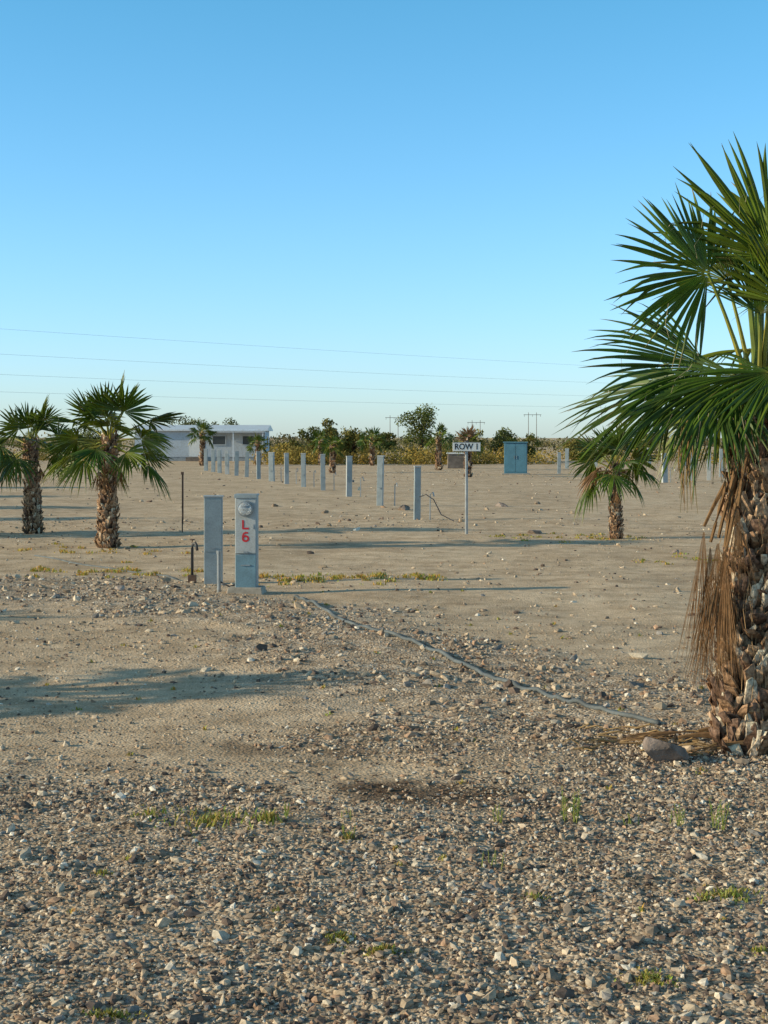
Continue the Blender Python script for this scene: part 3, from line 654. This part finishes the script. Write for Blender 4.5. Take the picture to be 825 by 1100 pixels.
for k in range(20): tuft(r.gauss(-4.8,1.0),r.gauss(23.2,.8),.12,.12,20,0.04,YL)
for k in range(60): tuft(r.uniform(-2.5,2.5),r.uniform(5,17),.03,.03,10,0.025,GR+YL)
gm_.obj('grass',M_grass)

def weed(x,y,h,n,seed):
    r=random.Random(seed); z0=float(H(x,y)); mb=MB()
    for k in range(n):
        az=r.uniform(0,6.28); tip=Vector((math.cos(az)*h*.3*r.random(),math.sin(az)*h*.3*r.random(),h*r.uniform(.6,1))); c=(0.30,0.33,0.08)
        b0=Vector((r.gauss(0,.02),r.gauss(0,.02),0)); mb.tube([b0,b0+tip*.5,b0+tip],[.002,.0018,.001],4,col=c)
        for j in range(16):
            u=.15+.85*j/16; p=b0+tip*u; a=r.uniform(0,6.28); d=Vector((math.cos(a),math.sin(a),.6))*h*.13*(1.2-u*.6); s=d.cross(Z).normalized()*h*.022
            cc=tuple(q*r.uniform(.8,1.5) for q in (0.31,0.37,0.09))
            mb.add([p,p+d*.5+s,p+d,p+d*.5-s],[(0,1,2,3)],cc)
    ob=mb.obj('weed_plant',M_grass); ob.location=(x,y,z0)
for i,(x,y,h,n) in enumerate([(0.83,6.78,0.16,9),(1.28,6.7,0.10,6),(1.46,6.65,0.14,8),(0.50,6.75,0.09,5),(-0.42,6.85,0.08,5),(1.08,6.75,0.07,5),(-0.17,6.55,0.06,4),(-0.18,6.85,0.05,4),(0.42,6.1,0.07,5),(1.62,6.2,0.07,5)]): weed(x,y,h,n,200+i)

# ------------------------------------------------------------ power line
def hpole(x,y,h,rz=0.0):
    e=empty('utility_pole',(x,y,0)); e.rotation_euler=(0,0,rz); b=MB()
    b.tube([(-1.6,0,-.3),(-1.6,0,h)],[.14,.10],8); b.tube([(1.6,0,-.3),(1.6,0,h)],[.14,.10],8); b.obj('poles',M_wood,e)
    b=MB(); b.box((0,0,h-.9),(7.0,0.16,0.18)); b.obj('crossarm',M_wood,e)
    b=MB()
    for ix in (-3.2,0,3.2): b.tube([(ix,0,h-1.0),(ix,0,h-1.7)],[.07,.07],6)
    b.obj('insulators',M_wood,e)
hpole(58,600,11.5,0.1); hpole(36,600,8.5,0.1); hpole(4,610,10.5,.1)
A=Vector((-130,108.8,0)); B=Vector((120,393.8,0)); rz=math.atan2(B.y-A.y,B.x-A.x)+math.pi/2
for Pp in (A,B):
    e=empty('utility_pole',Pp); e.rotation_euler=(0,0,rz); b=MB(); b.tube([(0,0,-.3),(0,0,18.3)],[.24,.15],10); b.obj('pole',M_wood,e)
    b=MB(); b.box((0,0,16.3),(2.4,.14,.14)); b.box((0,0.01,13.0),(2.4,.14,.14)); b.box((0,0,10.6),(1.6,.14,.14)); b.obj('crossarms',M_wood,e)
b=MB()
for (h,off,sag) in ((16.9,0,1.2),(13.9,.4,1.5),(11.2,-.4,1.5),(8.8,.3,1.3)):
    pts=[]; dr=(B-A).normalized(); s=Vector((-dr.y,dr.x,0))
    for i in range(41):
        u=i/40; p=A.lerp(B,u)+s*off; p.z=h-4*sag*u*(1-u); pts.append(p)
    b.tube(pts,0.013,5,cap=False)
b.obj('power_lines',M_wire)

# ------------------------------------------------------------ light and sky
el=math.radians(17.0); 
sd=Vector((-math.cos(math.radians(9))*math.cos(el),-math.sin(math.radians(9))*math.cos(el),math.sin(el)))
sun=bpy.data.lights.new('sun','SUN'); sun.energy=5.0; sun.angle=math.radians(0.5); sun.color=(1.0,0.85,0.59)
so=bpy.data.objects.new('sun',sun); scene.collection.objects.link(so); so.rotation_euler=(-sd).to_track_quat('-Z','Y').to_euler(); so.location=(-20,-5,20)
w=bpy.data.worlds.new('World'); scene.world=w; w.use_nodes=True; nt=w.node_tree; nt.nodes.clear()
wo=nt.nodes.new('ShaderNodeOutputWorld'); bg=nt.nodes.new('ShaderNodeBackground'); sk=nt.nodes.new('ShaderNodeTexSky')
sk.sky_type='NISHITA'; sk.sun_disc=False; sk.sun_elevation=el; sk.sun_rotation=math.radians(-99); sk.altitude=0; sk.air_density=1.0; sk.dust_density=0.3; sk.ozone_density=2.0
tc=nt.nodes.new('ShaderNodeTexCoord'); sx=nt.nodes.new('ShaderNodeSeparateXYZ'); nt.links.new(tc.outputs['Generated'],sx.inputs[0])
# sky tint by altitude: blue-white horizon, unseen upper sky warmed to shape ambient light
sky_tint=ramp(nt,[(0.0,(0.43,0.58,0.90)),(0.06,(0.42,0.60,0.87)),(0.13,(0.39,0.62,0.80)),(0.28,(0.30,0.64,0.74)),(0.5,(0.44,0.49,0.43)),(1.0,(0.44,0.44,0.34))])
nt.links.new(sx.outputs[2],sky_tint.inputs[0])
vm=nt.nodes.new('ShaderNodeVectorMath'); vm.operation='MULTIPLY'; nt.links.new(sk.outputs[0],vm.inputs[0]); nt.links.new(sky_tint.outputs[0],vm.inputs[1])
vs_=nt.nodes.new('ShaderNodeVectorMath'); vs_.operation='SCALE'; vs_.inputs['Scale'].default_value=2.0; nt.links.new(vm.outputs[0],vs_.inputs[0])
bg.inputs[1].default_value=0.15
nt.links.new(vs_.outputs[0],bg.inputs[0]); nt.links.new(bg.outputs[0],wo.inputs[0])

cam=bpy.data.cameras.new('camera'); co=bpy.data.objects.new('camera',cam); scene.collection.objects.link(co)
co.location=(0,0,1.7); co.rotation_euler=(math.pi/2,0,0); cam.lens=54; cam.sensor_width=36; cam.shift_y=-80/1100; cam.clip_end=8000; cam.clip_start=0.05
scene.camera=co
scene.view_settings.view_transform='Standard'; scene.view_settings.look='None'; scene.view_settings.exposure=0; scene.view_settings.gamma=1
